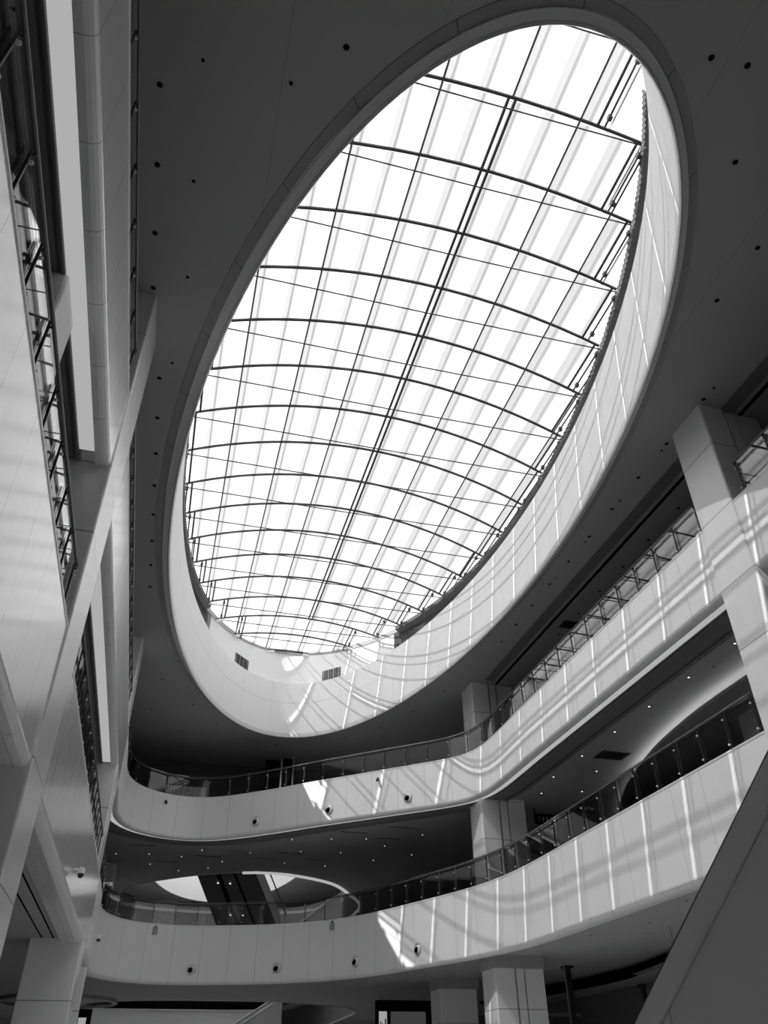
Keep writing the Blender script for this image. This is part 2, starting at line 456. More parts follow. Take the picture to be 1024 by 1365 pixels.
# roof glass with its glazing bars above the blinds
win = empty('window_1', (RX, OC[1], 17.2), 'vaulted oval glass roof over the white blinds', 'window', kind='structure')
gx = [RX - 7.2 + 14.4 * i / 40 for i in range(41)]
for i, y in enumerate([2.0] + YK):
    y1 = (YK + [41])[i]
    V = []; F = []
    for x in gx: V += [rel((x, y, zr(x) + .42), fo), rel((x, y1, zr(x) + .42), fo)]
    for k in range(40): F.append([2 * k, 2 * k + 1, 2 * k + 3, 2 * k + 2])
    mesh_obj('glass_pane', V, F, M['roofglass'], win)
m = MB()
for n_ in range(-8, 8):
    x = 5.54 + .9 * n_
    if abs(x - RX) < OA:
        a, b = yspan(x, -.1)
        wd = .05
        m.box(x - wd / 2 - fo.x, x + wd / 2 - fo.x, a - fo.y, b - fo.y, zr(x) + .38 - fo.z, zr(x) + .42 - fo.z)
m.build('glazing_bars', M['bright_steel'], win)

# fabric blinds, two to a bay, with their dark end tubes
for i in range(len(YK) - 1):
    y0, y1 = YK[i] + .09, YK[i + 1] - .03
    w = min(halfw(YK[i]), halfw(YK[i + 1]))
    if w < 1.2: w = max(halfw(YK[i]), halfw(YK[i + 1]))
    for s in (-1, 1):
        xi = 5.54 + s * (.05 if 7.8 < YK[i] < 35 else 0)
        xo = RX + s * (w - .42)
        if (xo - xi) * s < .5: continue
        far = len(YK) - 1 - i
        side = 'right' if s > 0 else 'left'
        near_words = {1: 'first', 2: 'second', 3: 'third', 4: 'fourth', 5: 'fifth', 6: 'sixth', 7: 'seventh', 8: 'eighth', 9: 'ninth'}
        od = near_words[far] + ' bay from the far tip' if far <= 9 else near_words[i + 1] + ' bay from the near tip'
        yc = (y0 + y1) / 2; o3 = Vector(((xi + xo) / 2, yc, zr((xi + xo) / 2)))
        e = empty('roof_blind', o3, f'white roof blind {side} of the ridge, {od}', 'blind', 'roof blinds')
        V = []; F = []; k = 16
        for j in range(k + 1):
            x = xi + (xo - xi) * j / k; z = zr(x) + .07
            V += [rel((x, y0, z), o3), rel((x, y1, z), o3)]
        for j in range(k): F.append([2 * j, 2 * j + 1, 2 * j + 3, 2 * j + 2])
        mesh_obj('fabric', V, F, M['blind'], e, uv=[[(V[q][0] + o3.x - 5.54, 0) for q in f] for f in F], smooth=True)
        zb = zr(xo) + .05
        MB().tube([rel((xo, y0 - .08, zb), o3), rel((xo, y1, zb), o3)], .038, 8).build('end_tube', M['steel'], e)
        xg = xo + s * .17; zg = zr(xg) + .03
        MB().tube([rel((xg, y0 - .1, zg), o3), rel((xg, y1 - .02, zg), o3)], .03, 6).build('guide_tube', M['steel'], e)
        for yy in (y0 + .2, y1 - .25): MB().box(-.05, .05, -.06, .06, -.08, .05).build('clamp', M['steel'], e, rel((xg, yy, zg), o3))

# two vent grilles on the far white wall
def on_roof_line(x):
    t = math.sqrt(1 - ((x - OC[0]) / OA) ** 2); y = OC[1] + OB * t
    tx = Vector((1, -(OB / OA) ** 2 * (x - OC[0]) / (y - OC[1]))).normalized()
    return y, tx
for x, lab in ((2.43, 'dark slatted vent grille at the left end of the white wall under the glass'), (7.38, 'dark slatted vent grille beside the sun patches, right of the far wall')):
    y, tx = on_roof_line(x); nx = Vector((-tx.y, tx.x))  # outward
    rz = math.atan2(tx.y, tx.x)
    e = empty('vent_grille', (x - nx.x * .03, y - nx.y * .03, 17.32), lab, 'vent', 'vent grilles', rz)
    MB().box(-.60, .60, -.02, .03, 0, .98).build('frame', M['plain'], e)
    s = MB()
    for k in range(11):
        s.box(-.57 + k * .107, -.57 + k * .107 + (.062 if k % 3 else .045), -.05, -.02, .02 + .05 * (k % 3 == 1), .96)
    s.build('slats', M['vent'], e)

# ------------------------------------------------------------------ galleries
def fascia(name, P, top, bot, mat, label, lower):
    prof = [(.34, top - .10), (.30, top - .01), (.27, top), (.02, top), (0, top - .02), (0, top - .05), (.006, top - .055), (.006, bot + .14), (.012, bot + .10), (.04, bot + .045), (.09, bot + .012), (.15, bot), (.26, bot), (.262, bot + .03)]
    if lower: prof = prof[:-2] + [(.20, bot - .005), (.203, bot + .03), (.225, bot + .03), (.23, bot - .0), (.42, bot + .03), (.423, bot + .07), (.445, bot + .07), (.45, bot + .05), (.70, bot + .08), (.705, bot + .14), (.73, bot + .14)]
    return tag(sweep(name, P, prof, mat, u0=uoff(P, 14.54)), label, 'wall', kind='structure')
def split_path(P):
    """the left straight run and the rest, so the left run can carry its own streaky panels"""
    i = next(k for k, p in enumerate(P) if p.y > 31)
    return P[:i + 1], P[i:]
for P, top, bot, nm, lower, words_ in ((UP, L3T, L3B, 'upper', False, 'upper gallery'), (LO, L2T, L2B, 'lower', True, 'lower gallery')):
    a, b = split_path(P)
    fascia(f'wall_{nm}_gallery_left', a, top, bot, M['panel_left'], f'glossy white panelled front of the {words_} beside the viewer, on the left', lower)
    fascia(f'wall_{nm}_gallery_far', b, top, bot, M['panel'], f'white panelled front of the {words_}, sweeping round the far end to the right', lower)
    c = sweep(f'trim_{3 if lower else 4}', P, [(.30, top - .005), (.27, top + .012), (.01, top + .012), (-.008, top), (-.008, top - .03), (0, top - .035)], M['cap'])
    tag(c, f'thin bright coping on top of the {words_} front', 'trim', kind='structure')
# gallery slabs
S3 = inner_outer(UP, .56)
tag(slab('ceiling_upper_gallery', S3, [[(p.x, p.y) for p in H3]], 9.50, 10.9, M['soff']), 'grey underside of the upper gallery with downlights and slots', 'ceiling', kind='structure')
S2 = inner_outer(LO, .72)
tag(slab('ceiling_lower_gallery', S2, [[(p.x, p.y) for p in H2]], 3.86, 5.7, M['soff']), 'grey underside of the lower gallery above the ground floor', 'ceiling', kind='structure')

# linear light along the upper gallery edge
def sub(P, f): return [p for p in P if f(p)]
def cuts(P, lo_, hi_, left):
    return [p for p in P if (p.x < 4) == left and lo_ <= p.y <= hi_]
def far_run(P):
    i = next(k for k, p in enumerate(P) if p.y > 30.75); j = max(k for k, p in enumerate(P) if p.y > 13.35)
    return P[i:j + 1]
zt = 9.415
def strip(P, label):
    o = sweep('linear_light', P, [(.26, zt + .05), (.262, zt), (.265, zt - .005), (.535, zt - .005), (.54, zt), (.54, zt + .05)], M['lightstrip'], smooth=False)
    return tag(o, label, 'light', 'strip lights under the upper gallery')
strip(cuts(UP, -6, 11.95, True), 'long pale strip light under the left upper gallery, in front of the nearest column')
strip(cuts(UP, 13.7, 29.1, True), 'pale strip light under the left upper gallery, between the two columns')
strip(far_run(UP), 'pale strip light curving under the far and right edge of the upper gallery')
strip(cuts(UP, -6, 11.9, False), 'pale strip light under the right upper gallery, nearest the viewer')
sp = sweep('trim_5', UP, [(.54, zt + .05), (.56, 9.40), (.60, 9.40), (.605, 9.47), (.66, 9.47), (.665, 9.42), (1.30, 9.42), (1.302, 9.52), (1.42, 9.52), (1.425, 9.44), (1.60, 9.44), (1.62, 9.51)], M['soff_dark'])
tag(sp, 'dark shadow gaps running along the underside edge of the upper gallery', 'trim', kind='structure')
hole_light = sweep('linear_light', [p for p in H3 if p.x > 3.9 and p.y < 60], [(-.02, 9.66), (-.04, 9.62), (-.02, 9.40), (.12, 9.40), (.13, 9.5)], M['lightstrip'])
tag(hole_light, 'thin pale strip light around the opening in the gallery ceiling at the far end', 'light', 'strip lights under the upper gallery')
tag(sweep('wall_second_void_front', H3, [(.3, L3T), (0, L3T), (0, 9.45)], M['plain'], closed=True), 'white gallery front of the second void beyond the far gallery', 'wall', kind='structure')
tag(sweep('wall_second_void_lower', H2, [(.3, L2T), (0, L2T), (0, 3.8)], M['plain'], closed=True), 'white lower gallery front far beyond the ground floor', 'wall', kind='structure')
d2 = [(ellipse(EC2[0], EC2[1], 6.26, 16.9), 14.3), (ellipse(EC2[0], EC2[1], 6.26, 16.9), 17.6)]
tag(loft('wall_second_drum', [(ellipse(EC2[0], EC2[1], 6.65, 17.25), CZ + .02), (ellipse(EC2[0], EC2[1], 6.5, 17.1), CZ - .1)] + d2, M['plain']), 'white oval drum wall above the second void at the far end', 'wall', kind='structure')
bb = MB(); E2 = ellipse(EC2[0], EC2[1], 6.3, 16.95, 80); bb.add([(p.x, p.y, 17.6) for p in E2], [list(range(80))])
tag(bb.build('roof_blind', M['blind2']), 'white fabric closing the second oval skylight far behind', 'blind')

tag(MB().box(-7, 9, 62.6, 62.9, -ZO, 4.29).build('wall_mezzanine', M['plain']), 'white parapet wall glimpsed under the lower gallery at the bottom left', 'wall', kind='structure')
tag(MB().box(-7, 9, 62.5, 62.95, 4.29, 4.33).build('trim_9', M['cap']), 'thin bright coping on the white parapet at the bottom left', 'trim', kind='structure')
# columns
def column(name, x0, x1, y0, y1, z0, z1, label, bev=.05, head=None):
    m = MB().rbox(x0, x1, y0, y1, z0, z1, bev)
    o = tag(m.build(name, M['col']), label, 'column', kind='structure')
    return o
column('column', -3.55, -2.025, 12.0, 13.6, -ZO, CZ, 'white clad column rising through the left galleries, nearest the viewer')
column('column', -3.65, -2.06, 29.15, 30.7, -ZO, CZ, 'white clad column at the far end of the left galleries')
column('column', -3.9, -2.55, 7.75, 8.75, 5.7, 9.5, 'short white column behind the left lower gallery balustrade')
column('column', 11.97, 12.72, 12.0, 13.3, -ZO, CZ, 'large white clad column rising through the right galleries')
column('column', 12.15, 12.95, 30.0, 31.3, -ZO, CZ, 'white column at the far bend of the right galleries')
column('column', 12.5, 14.2, 37.3, 38.7, -ZO, 3.86, 'grey column on the ground floor behind the far bend')
column('column', -3.2, -2.3, 45.3, 46.3, 5.7, 9.5, 'dim grey column behind the left end of the lower gallery')
column('column', 17.5, 18.6, 40.5, 41.5, -ZO, 3.86, 'dim column deep in the dark ground floor shops')
# grooved flanks behind the two right columns
for y0, y1, x0, lab in ((12.06, 13.24, 12.72, 'grooved grey pier behind the large right column'), (30.06, 31.24, 12.95, 'grooved grey pier behind the column at the far bend')):
    m = MB().box(x0, x0 + .06, y0 + .12, y1 - .1, -ZO, CZ).box(x0 + .06, x0 + .36, y0, y1, -ZO, CZ).box(x0 + .36, x0 + .42, y0 + .12, y1 - .1, -ZO, CZ).box(x0 + .42, x0 + 1.15, y0 + .03, y1 - .03, -ZO, CZ)
    o = tag(m.build('column', M['col']), lab, 'column', kind='structure')
    for xa in (x0, x0 + .36): MB().box(xa + .003, xa + .057, y0 + .10, y0 + .125, -ZO, CZ - .02).build('groove_shade', M['soff_dark'], o, (0, 0, 0))  # dark strips deepen the shade inside the grooves by colour
# head boards under the lower gallery
for x0, x1, y0, y1, lab in ((12.1, 14.1, 29.95, 31.35, 'grey head board on top of the ground floor column at the bend'), (12.45, 14.3, 37.25, 38.75, 'grey head board on top of the rear ground floor column')):
    tag(MB().box(x0, x1, y0, y1, 3.45, 3.86).build('trim_6', M['soff']), lab, 'trim', kind='structure')

# ------------------------------------------------------------------ glass balustrades
def balustrade(P, top, label, step=1.03, rail_h=.92, double=False):
    Q = offset(P, .13); S = arclen(Q); L = S[-1]
    def at(s):
        s = max(0, min(L, s))
        for i in range(len(S) - 1):
            if S[i + 1] >= s:
                t = (s - S[i]) / max(S[i + 1] - S[i], 1e-6); return Q[i].lerp(Q[i + 1], t)
        return Q[-1]
    o3 = Vector((Q[0].x, Q[0].y, top))
    e = empty('glass_balustrade', o3, label, 'balustrade', 'gallery balustrades')
    n = max(1, round(L / step)); st = L / n
    pane = 0
    for k in range(n + 1):
        p = at(k * st); d = (at(k * st + .1) - at(k * st - .1)).normalized(); nn = Vector((-d.y, d.x))
        ang = math.atan2(d.y, d.x)
        if k < n:
            q = at((k + 1) * st)
            m = MB(); a = p.lerp(q, .012); b = p.lerp(q, .988)
            m.bar(rel((a.x, a.y, top + .5), o3), rel((b.x, b.y, top + .5), o3), .014, 1.0)
            m.build('glass_pane', M['glass'], e)
        pb = p - nn * .045
        po = mesh_post(e, 'post', rel((pb.x, pb.y, top), o3), ang)
    rl = [Vector((p.x - nn.x * .09, p.y - nn.y * .09)) for p, nn in zip(Q, normals(Q))]
    MB().tube([rel((p.x, p.y, top + rail_h - .02), o3) for p in rl], .026, 8).build('handrail', M['rail'], e, smooth=True)
    return e
_post = {}
def mesh_post(e, name, loc, ang):
    if 'm' not in _post:
        m = MB().box(-.012, .012, -.016, .016, 0, .95).box(-.006, .006, -.05, .016, .84, .87)
        o = m.build('post', M['post'], e); _post['m'] = o.data
        c = MB()
        c.lathe([(.001, .03), (.014, .03), (.022, .02), (.022, -.01)], 10, Matrix.Rotation(pi / 2, 4, 'X'))
        o2 = c.build('clamp', M['bracket'], o, (0, -.03, .14)); _post['c'] = o2.data
        o3_ = bpy.data.objects.new('clamp', _post['c']); C.objects.link(o3_); o3_.parent = o; o3_.location = (0, -.03, .72)
    else:
        o = bpy.data.objects.new(name, _post['m']); C.objects.link(o); o.parent = e
        for z in (.14, .72):
            o2 = bpy.data.objects.new('clamp', _post['c']); C.objects.link(o2); o2.parent = o; o2.location = (0, -.03, z)
    o.location = loc; o.rotation_euler.z = ang
    return o
balustrade(cuts(UP, 2, 11.95, True), L3T, 'glass balustrade seen edge-on above the left upper gallery, in front of the nearest column')
balustrade(cuts(UP, 13.65, 29.1, True), L3T, 'glass balustrade above the left upper gallery, between the two columns')
balustrade(far_run(UP), L3T, 'long glass balustrade sweeping along the far and right upper gallery')
balustrade(cuts(UP, 4, 11.9, False), L3T, 'short glass balustrade right of the large right column')
balustrade(cuts(LO, 1, 11.95, True), L2T, 'glass balustrade mirroring the skylight above the left lower gallery')
balustrade(cuts(LO, 13.65, 29.1, True), L2T, 'narrow strip of glass balustrade on the left lower gallery beyond the nearest column')
balustrade(far_run(LO), L2T, 'long glass balustrade along the far and right lower gallery')
balustrade(H3[95:140], L3T, 'dim balustrade on the gallery beyond the second void')
# glazed lobby corner behind the lower right balustrade
e = empty('glass_screen', (15.0, 24.2, 5.7), 'glass corner screen standing behind the right lower balustrade', 'screen')
MB().box(-1.2, 1.6, -.01, .01, 0, 1.35).build('pane', M['glass'], e)
MB().box(-1.22, -1.2, -.01, 2.6, 0, 1.35).build('pane', M['glass'], e)
MB().box(-1.24, -1.19, -.03, .03, 0, 1.37).build('post', M['steel'], e)

# ------------------------------------------------------------------ ceiling details
ORD = ['first', 'second', 'third', 'fourth', 'fifth', 'sixth', 'seventh', 'eighth', 'ninth', 'tenth', 'eleventh', 'twelfth', 'thirteenth', 'fourteenth', 'fifteenth', 'sixteenth', 'seventeenth', 'eighteenth', 'nineteenth', 'twentieth']
_dl = {}
def downlight(x, y, z, label, r=.07, lit=False, group=None):
    key = (round(r, 3), lit)
    e = empty('downlight', (x, y, z), label, 'downlight', group)
    if key not in _dl:
        a = MB().lathe([(r * 1.0, 0), (r * 1.05, -.006), (r * .92, -.012), (r * .8, -.008)], 16).build('ring', M['grey'], e)
        b = MB().disc(r * .8, -.009, 16).build('lamp_face' if lit else 'dark_cavity', M['spot'] if lit else M['void'], e)
        _dl[key] = (a.data, b.data)
    else:
        for nm, d in zip(('ring', 'lamp_face' if lit else 'dark_cavity'), _dl[key]):
            o = bpy.data.objects.new(nm, d); C.objects.link(o); o.parent = e
    return e
G1 = 'dark downlights in the top ceiling'
ys = [11.8, 13.6, 15.15, 16.75, 18.3, 19.85, 21.4, 22.95, 24.5, 26.0]
for i, y in enumerate(ys):
    downlight(12.0, y, CZ, f'dark downlight above the right gallery edge, {ORD[i]} from the large column', .07, group=G1)
for i, y in enumerate([11.36, 13.9, 16.3, 18.62, 20.97]):
    downlight(12.02, y, CZ, f'tiny dark ceiling nozzle beside the right row of downlights, {ORD[i]} from the large column', .045, group='small ceiling nozzles')
for i, y in enumerate([14.4, 16.2, 18.0, 19.7, 21.4, 23.1, 24.8]):
    downlight(14.0, y, CZ, f'dark downlight over the right upper balustrade, {ORD[i]} from the large column', .07, group=G1)
for i, y in enumerate([5.8, 7.27, 8.82, 10.38, 11.81, 14.6, 16.1, 17.6, 19.1, 20.6, 22.1, 23.6, 25.1]):
    downlight(-2.12 if y < 13 else -1.9, y, CZ, f'dark downlight along the left edge of the top ceiling, {ORD[i]} from the viewer', .07, group=G1)
for i, (x, y) in enumerate([(-1.4, 6.66), (-1.41, 8.99), (-1.39, 11.33), (-1.6, 14.0), (-1.5, 19.0), (-1.55, 23.8), ]):
    downlight(x, y, CZ, f'tiny dark ceiling nozzle inside the left downlight row, {ORD[i]} of its line from the viewer', .045, group='small ceiling nozzles')
downlight(.16, 6.65, CZ, 'tiny dark ceiling nozzle beside the lone downlight left of the oval tip', .045, group='small ceiling nozzles')
for (x, y), lab in (((.99, 5.81), 'dark downlight left of the near tip of the oval opening'), ((7.25, 4.34), 'dark downlight right of the near tip of the oval opening'), ((7.95, 4.29), 'small dark downlight at the top right corner of the photo'),
                    ((8.83, 5.9), 'dark downlight right of the oval near its near end'), ((10.48, 7.46), 'dark downlight right of the oval, before the large column'), ((10.45, 8.9), 'dark downlight right of the oval, closest to the large column')):
    downlight(x, y, CZ, lab, .07, group=G1)
far_d = [(-.9, 29), (-.6, 31), (-1.2, 33), (.3, 35.5), (1.6, 37.6), (3.2, 39.2), (4.8, 39.8), (6.6, 39.3), (8.2, 37.9), (9.6, 36.2), (10.6, 33.8), (11.3, 31.2), (-1.6, 36.5), (0, 39), (2.5, 41), (7, 41)]
for i, (x, y) in enumerate(sorted(far_d, key=lambda p: p[0] / p[1])):
    downlight(x, y, CZ, f'dark downlight beyond the far rim of the oval, {ORD[i]} from the left', .065, group=G1)
# dark linear grille and black gap on the right of the ceiling
tag(MB().box(12.66, 13.08, YB, 29.6, CZ - .012, CZ).build('linear_grille', M['soff_dark']), 'dark linear air grille set in the ceiling above the right gallery', 'grille')
tag(MB().box(13.24, 13.36, YB, 29.9, CZ - .008, CZ).build('slot', M['void']), 'black slot in the ceiling beside the linear grille', 'slot')
e = empty('ceiling_vent', (14.0, 24.0, CZ), 'square dark vent in the ceiling over the right upper balustrade', 'vent')
MB().box(-.3, .3, -.3, .3, -.012, .01).build('frame', M['soff_dark'], e)
mm = MB()
for k in range(6): mm.box(-.27 + k * .092, -.27 + k * .092 + .06, -.27, .27, -.02, -.012)
mm.build('slats', M['void'], e)
# thin joint lines of the left ceiling
# upper gallery underside
e = empty('ceiling_vent', (15.05, 24.3, 9.5), 'dark slatted vent in the underside of the right upper gallery', 'vent')
MB().box(-.58, .58, -.4, .4, -.012, .01).build('frame', M['soff_dark'], e)
mm = MB()
for k in range(9): mm.box(-.54 + k * .122, -.54 + k * .122 + .07, -.36, .36, -.022, -.012)
mm.build('slats', M['void'], e)
rnd = random.Random(7)
lit = [(14.0, 15.6), (14.0, 17.8), (14.0, 20), (14.0, 22.2), (14.0, 24.6), (14.0, 27), (15.3, 26), (15.9, 28.4), (17.4, 30.5), (14.4, 29)]
for i, (x, y) in enumerate(lit):
    downlight(x, y, 9.5, f'small lit downlight under the right upper gallery, {ORD[i]} from the large column', .038, True, 'lit downlights under the right upper gallery')
for i, (x, y) in enumerate([(14.3, 17), (14.4, 19.2), (14.5, 21.6), (14.9, 26.6), (15.6, 29.8)]):
    downlight(x, y, 9.5, f'dark sprinkler hole between the lit downlights on the right, {ORD[i]} from the large column', .04, False, 'dark ceiling holes under the right upper gallery')
rows = [(1.8, 41.4), (4.2, 41.4), (5.8, 38.4), (-.7, 42.8), (.9, 43), (-.6, 45), (.9, 46.2), (-2.3, 43.1), (7.6, 37.9), (9.2, 37.5), (6.6, 40.6), (8.6, 40.4), (10.4, 38.6), (3.0, 43.6), (6.2, 43.2), (8.4, 43.4), (10.6, 41.6), (11.6, 36.2), (12.2, 40), (2.4, 45.2)]
for i, (x, y) in enumerate(sorted(rows, key=lambda p: p[0] / p[1])):
    downlight(x, y, 9.5, f'tiny lit downlight under the far upper gallery, {ORD[i]} from the left', .034, True, 'lit downlights under the far upper gallery')
for i, (x, y) in enumerate(sorted([(-1.0, 41.1), (1.4, 40.4), (3.7, 41.2), (6.2, 41.0), (8.4, 36.5), (10.4, 35.2), (2.2, 42.6), (5.0, 42.4), (7.8, 42.2), (10.2, 37.2), (0.2, 44.3)], key=lambda p: p[0] / p[1])):
    tag(MB().box(-.65, .65, -.03, .03, -.01, .0).build('slot_vent', M['void'], None, (x, y, 9.5 + ZO)), f'black linear air slot in the ceiling under the far gallery, {ORD[i]} from the left', 'air slot', 'air slots under the far upper gallery')
# dropped ceiling with a lit cove behind the right upper gallery
dc = catmull([(15.1, -2), (15.05, 5), (15.05, 12), (15.05, 18), (15.25, 20.6), (15.65, 22.9), (16.6, 26.2), (17.9, 29.2), (19.5, 32), (22, 34), (25, 35)], .5)
poly = [(p.x, p.y) for p in dc] + [(26.9, 35), (26.9, -2)]
e = empty('dropped_ceiling', (20, 15, 9.1), 'dropped ceiling panel with a glowing curved edge behind the right upper gallery', 'ceiling panel', kind=None)
slab('panel', [(x - 20, y - 15) for x, y in poly], [], 0, .10, M['soff'], e)
sweep('cove_lamp', [Vector((p.x - 20, p.y - 15)) for p in dc], [(-.30, .11), (-.30, .14), (-.36, .14), (-.36, .11)], M['glow'], parent=e)
# curved shadow slot under the lower gallery, right
dc2 = catmull([(15.4, 17), (16.1, 21.5), (16.9, 25.1), (17.7, 28.2), (18.3, 31.5), (18.35, 35), (17.9, 39.2), (16.5, 43)], .5)
poly = [(p.x, p.y) for p in dc2] + [(26.9, 43), (26.9, 17)]
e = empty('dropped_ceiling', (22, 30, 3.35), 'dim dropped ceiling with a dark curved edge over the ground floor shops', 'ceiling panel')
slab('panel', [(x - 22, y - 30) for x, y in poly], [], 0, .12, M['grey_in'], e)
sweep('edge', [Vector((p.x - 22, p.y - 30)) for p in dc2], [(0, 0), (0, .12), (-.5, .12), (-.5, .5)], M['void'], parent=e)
# oval recess in the lower soffit at the far left
ov = ellipse(-4.2, 50.5, 3.0, 3.6, 48)
o = loft('trim_7', [(ov, 3.86), (ov, 3.7), ([Vector((-4.2, 50.5)) + (p - Vector((-4.2, 50.5))) * .93 for p in ov], 3.68)], M['soff'])
tag(o, 'oval rim in the ceiling over the far left of the ground floor', 'trim', kind='structure')
for i, (x, y) in enumerate([(13.4, 19.4), (14.2, 22.6), (13.6, 25.2), (15.2, 24.4), (15.4, 27.9), (14.8, 20.5), (10.6, 36.8), (8.3, 40.2), (5.2, 42.6), (1.2, 43.4), (9.6, 39.2)]):
    downlight(x, y, 3.86, f'small dark hole in the ceiling under the lower gallery, {ORD[i]} from the near right', .05, False, 'dark ceiling holes under the lower gallery')
for i, (x, y) in enumerate([(-5.2, 16), (-5.4, 18.4), (-4.6, 20.5), (-4.9, 23), (-4.2, 25.5)]):
    downlight(x, y, 3.86, f'small dark hole in the left ceiling between the columns, {ORD[i]} from the viewer', .05, False, 'dark ceiling holes under the left lower gallery')
for k, (x, z0) in enumerate(((-2.95, 3.855), (-3.3, 3.855))):
    tag(MB().box(x - .02, x + .02, -6, 29.1, z0 - .005, z0 + .005).build('slot', M['void']), ('thin black slot', 'second thin black slot')[k] + ' along the ceiling under the left lower gallery', 'slot')
for k, x in enumerate((-2.75, -3.4)):
    tag(MB().box(x - .02, x + .02, -6, 11.9, 9.49, 9.5).build('slot', M['void']), ('thin black slot next to the left strip light', 'thin black slot deeper under the left upper gallery')[k], 'slot')

# ------------------------------------------------------------------ things on the gallery fronts
def front_point(P, x, y):
    i = min(range(len(P)), key=lambda k: (P[k].x - x) ** 2 + (P[k].y - y) ** 2)
    d = (P[min(i + 1, len(P) - 1)] - P[max(i - 1, 0)]).normalized(); nn = Vector((-d.y, d.x))
    # nearest on the segment line
    q = P[i] + d * (Vector((x, y)) - P[i]).dot(d)
    return q, nn, math.atan2(d.y, d.x)
def nozzle(P, x, y, z, label):
    q, nn, a = front_point(P, x, y)
    e = empty('air_nozzle', (q.x, q.y, z), label, 'air nozzle', 'round air nozzles in the gallery fronts', a)
    # local y points outward (away from the void): face towards -y
    T = Matrix.Rotation(pi / 2, 4, 'X')
    MB().lathe([(.21, -.02), (.21, .012), (.195, .02), (.18, .014), (.175, -.0)], 28, T).build('ring', M['bright_steel'], e, smooth=True)
    MB().lathe([(.175, .004), (.172, .012), (.15, .016), (.13, .05), (.105, .07), (.10, .06)], 28, T).build('cup', M['cap'], e, smooth=True)
    MB().lathe([(.105, .062), (.09, .085), (.05, .09), (.001, .09)], 20, Matrix.Translation((-.03, 0, -.03)) @ T).build('jet_mouth', M['void'], e, smooth=True)
for x, y, z, l in ((9.82, 32.28, 9.9, 'round air nozzle on the upper gallery front, rightmost of its three'), (6.91, 34.8, 9.9, 'round air nozzle on the upper gallery front, beside the sun patch'), (4.14, 37.57, 9.9, 'round air nozzle on the upper gallery front, leftmost of its three')):
    nozzle(UP, x, y, z, l)
for x, y, z, l in ((1.96, 40.69, 4.3, 'round air nozzle on the lower gallery front, leftmost of its four'), (5.54, 39.2, 4.3, 'round air nozzle on the lower gallery front, second from the left'), (8.81, 36.76, 4.3, 'round air nozzle on the lower gallery front, left of the bright sun triangle'), (10.31, 33.04, 4.35, 'round air nozzle on the lower gallery front, right of the bright sun triangle')):
    nozzle(LO, x, y, z, l)
for x, y, l in ((.17, 40.3, 'small grey box under the lower coping, at the left'), (7.75, 37.69, 'small grey box under the lower coping, left of the sun triangle')):
    q, nn, a = front_point(LO, x, y)
    e = empty('wireless_box', (q.x, q.y, 5.62), l, 'device', 'small grey boxes under the lower coping', a)
    MB().rbox(-.12, .12, -.07, .01, 0, .27, .02).build('case', M['grey'], e)
    MB().box(-.09, .09, -.075, -.07, .05, .2).build('face', M['soff'], e)
    MB().box(-.03, .03, -.05, .01, .27, .36).build('bracket', M['black'], e)
for x, y, l in ((-.25, 38.5, 'small dark camera below the upper coping, far left'), (8.48, 32.86, 'small dark camera below the upper coping, above the right nozzle')):
    q, nn, a = front_point(UP, x, y)
    e = empty('security_camera', (q.x, q.y, 10.88), l, 'camera', 'small cameras on the upper gallery front', a)
    T = Matrix.Rotation(pi / 2, 4, 'X')
    MB().lathe([(.05, -.01), (.05, .02), (.02, .03), (.02, .06)], 14, T).build('mount', M['grey'], e)
    MB().tube([(0, -.06, .04), (0, -.16, -.10)], .05, 12).build('body', M['black'], e)
for x, y, z, l in ((XL, 21.4, 4.2, 'white dome camera on the left lower gallery front between the columns'), (XL, 34.0, 3.9 + .6, 'white dome camera low on the left gallery front beyond the far column'), (XL + .03, 34.3, 6.35, 'white camera at the left end of the lower gallery balustrade')):
    e = empty('dome_camera', (x, y, z), l, 'camera', 'white dome cameras on the left wall')
    MB().bar((0, 0, .12), (.16, 0, .12), .04, .04).build('arm', M['cap'], e)
    MB().lathe([(.001, .16), (.05, .16), (.085, .12), (.09, .03), (.085, .02)], 18, Matrix.Translation((.18, 0, 0))).build('housing', M['cap'], e, smooth=True)
    MB().lathe([(.08, .02), (.07, -.03), (.04, -.07), (.001, -.08)], 18, Matrix.Translation((.18, 0, 0))).build('dome', M['black'], e, smooth=True)

# ------------------------------------------------------------------ escalators
def escalator(name, org, dirxy, width, length, rise, depth, label, group=None, white=True, deck=.13):
    """inclined escalator: local +x runs up the slope, y across"""
    e = empty(name, org, label, 'escalator', group, math.atan2(dirxy[1], dirxy[0]))
    fm = M['plain'] if white else M['soff_dark']
    for s in (0, 1):
        y = s * width
        m = MB(); m.prism([(0, -depth), (length, rise - depth), (length, rise), (0, 0)], 'y', y - .03, y + .03); m.build('side_panel', fm, e)
        m = MB(); m.prism([(0, 0), (length, rise), (length, rise + .05), (0, .05)], 'y', y - .10, y + .07); m.build('deck_trim', M['cap'] if white else M['soff'], e)
    m = MB(); m.prism([(0, -depth), (length, rise - depth), (length, rise - depth + .04), (0, -depth + .04)], 'y', .0, width); m.build('underside', fm, e)
    st = MB(); n = int(length / .4)
    for k in range(n):
        x = k * length / n; z = rise * k / n - .45
        st.box(x, x + length / n, .12, width - .12, z - .15, z + rise / n * .5)
    st.build('steps', M['grey'], e)
    return e
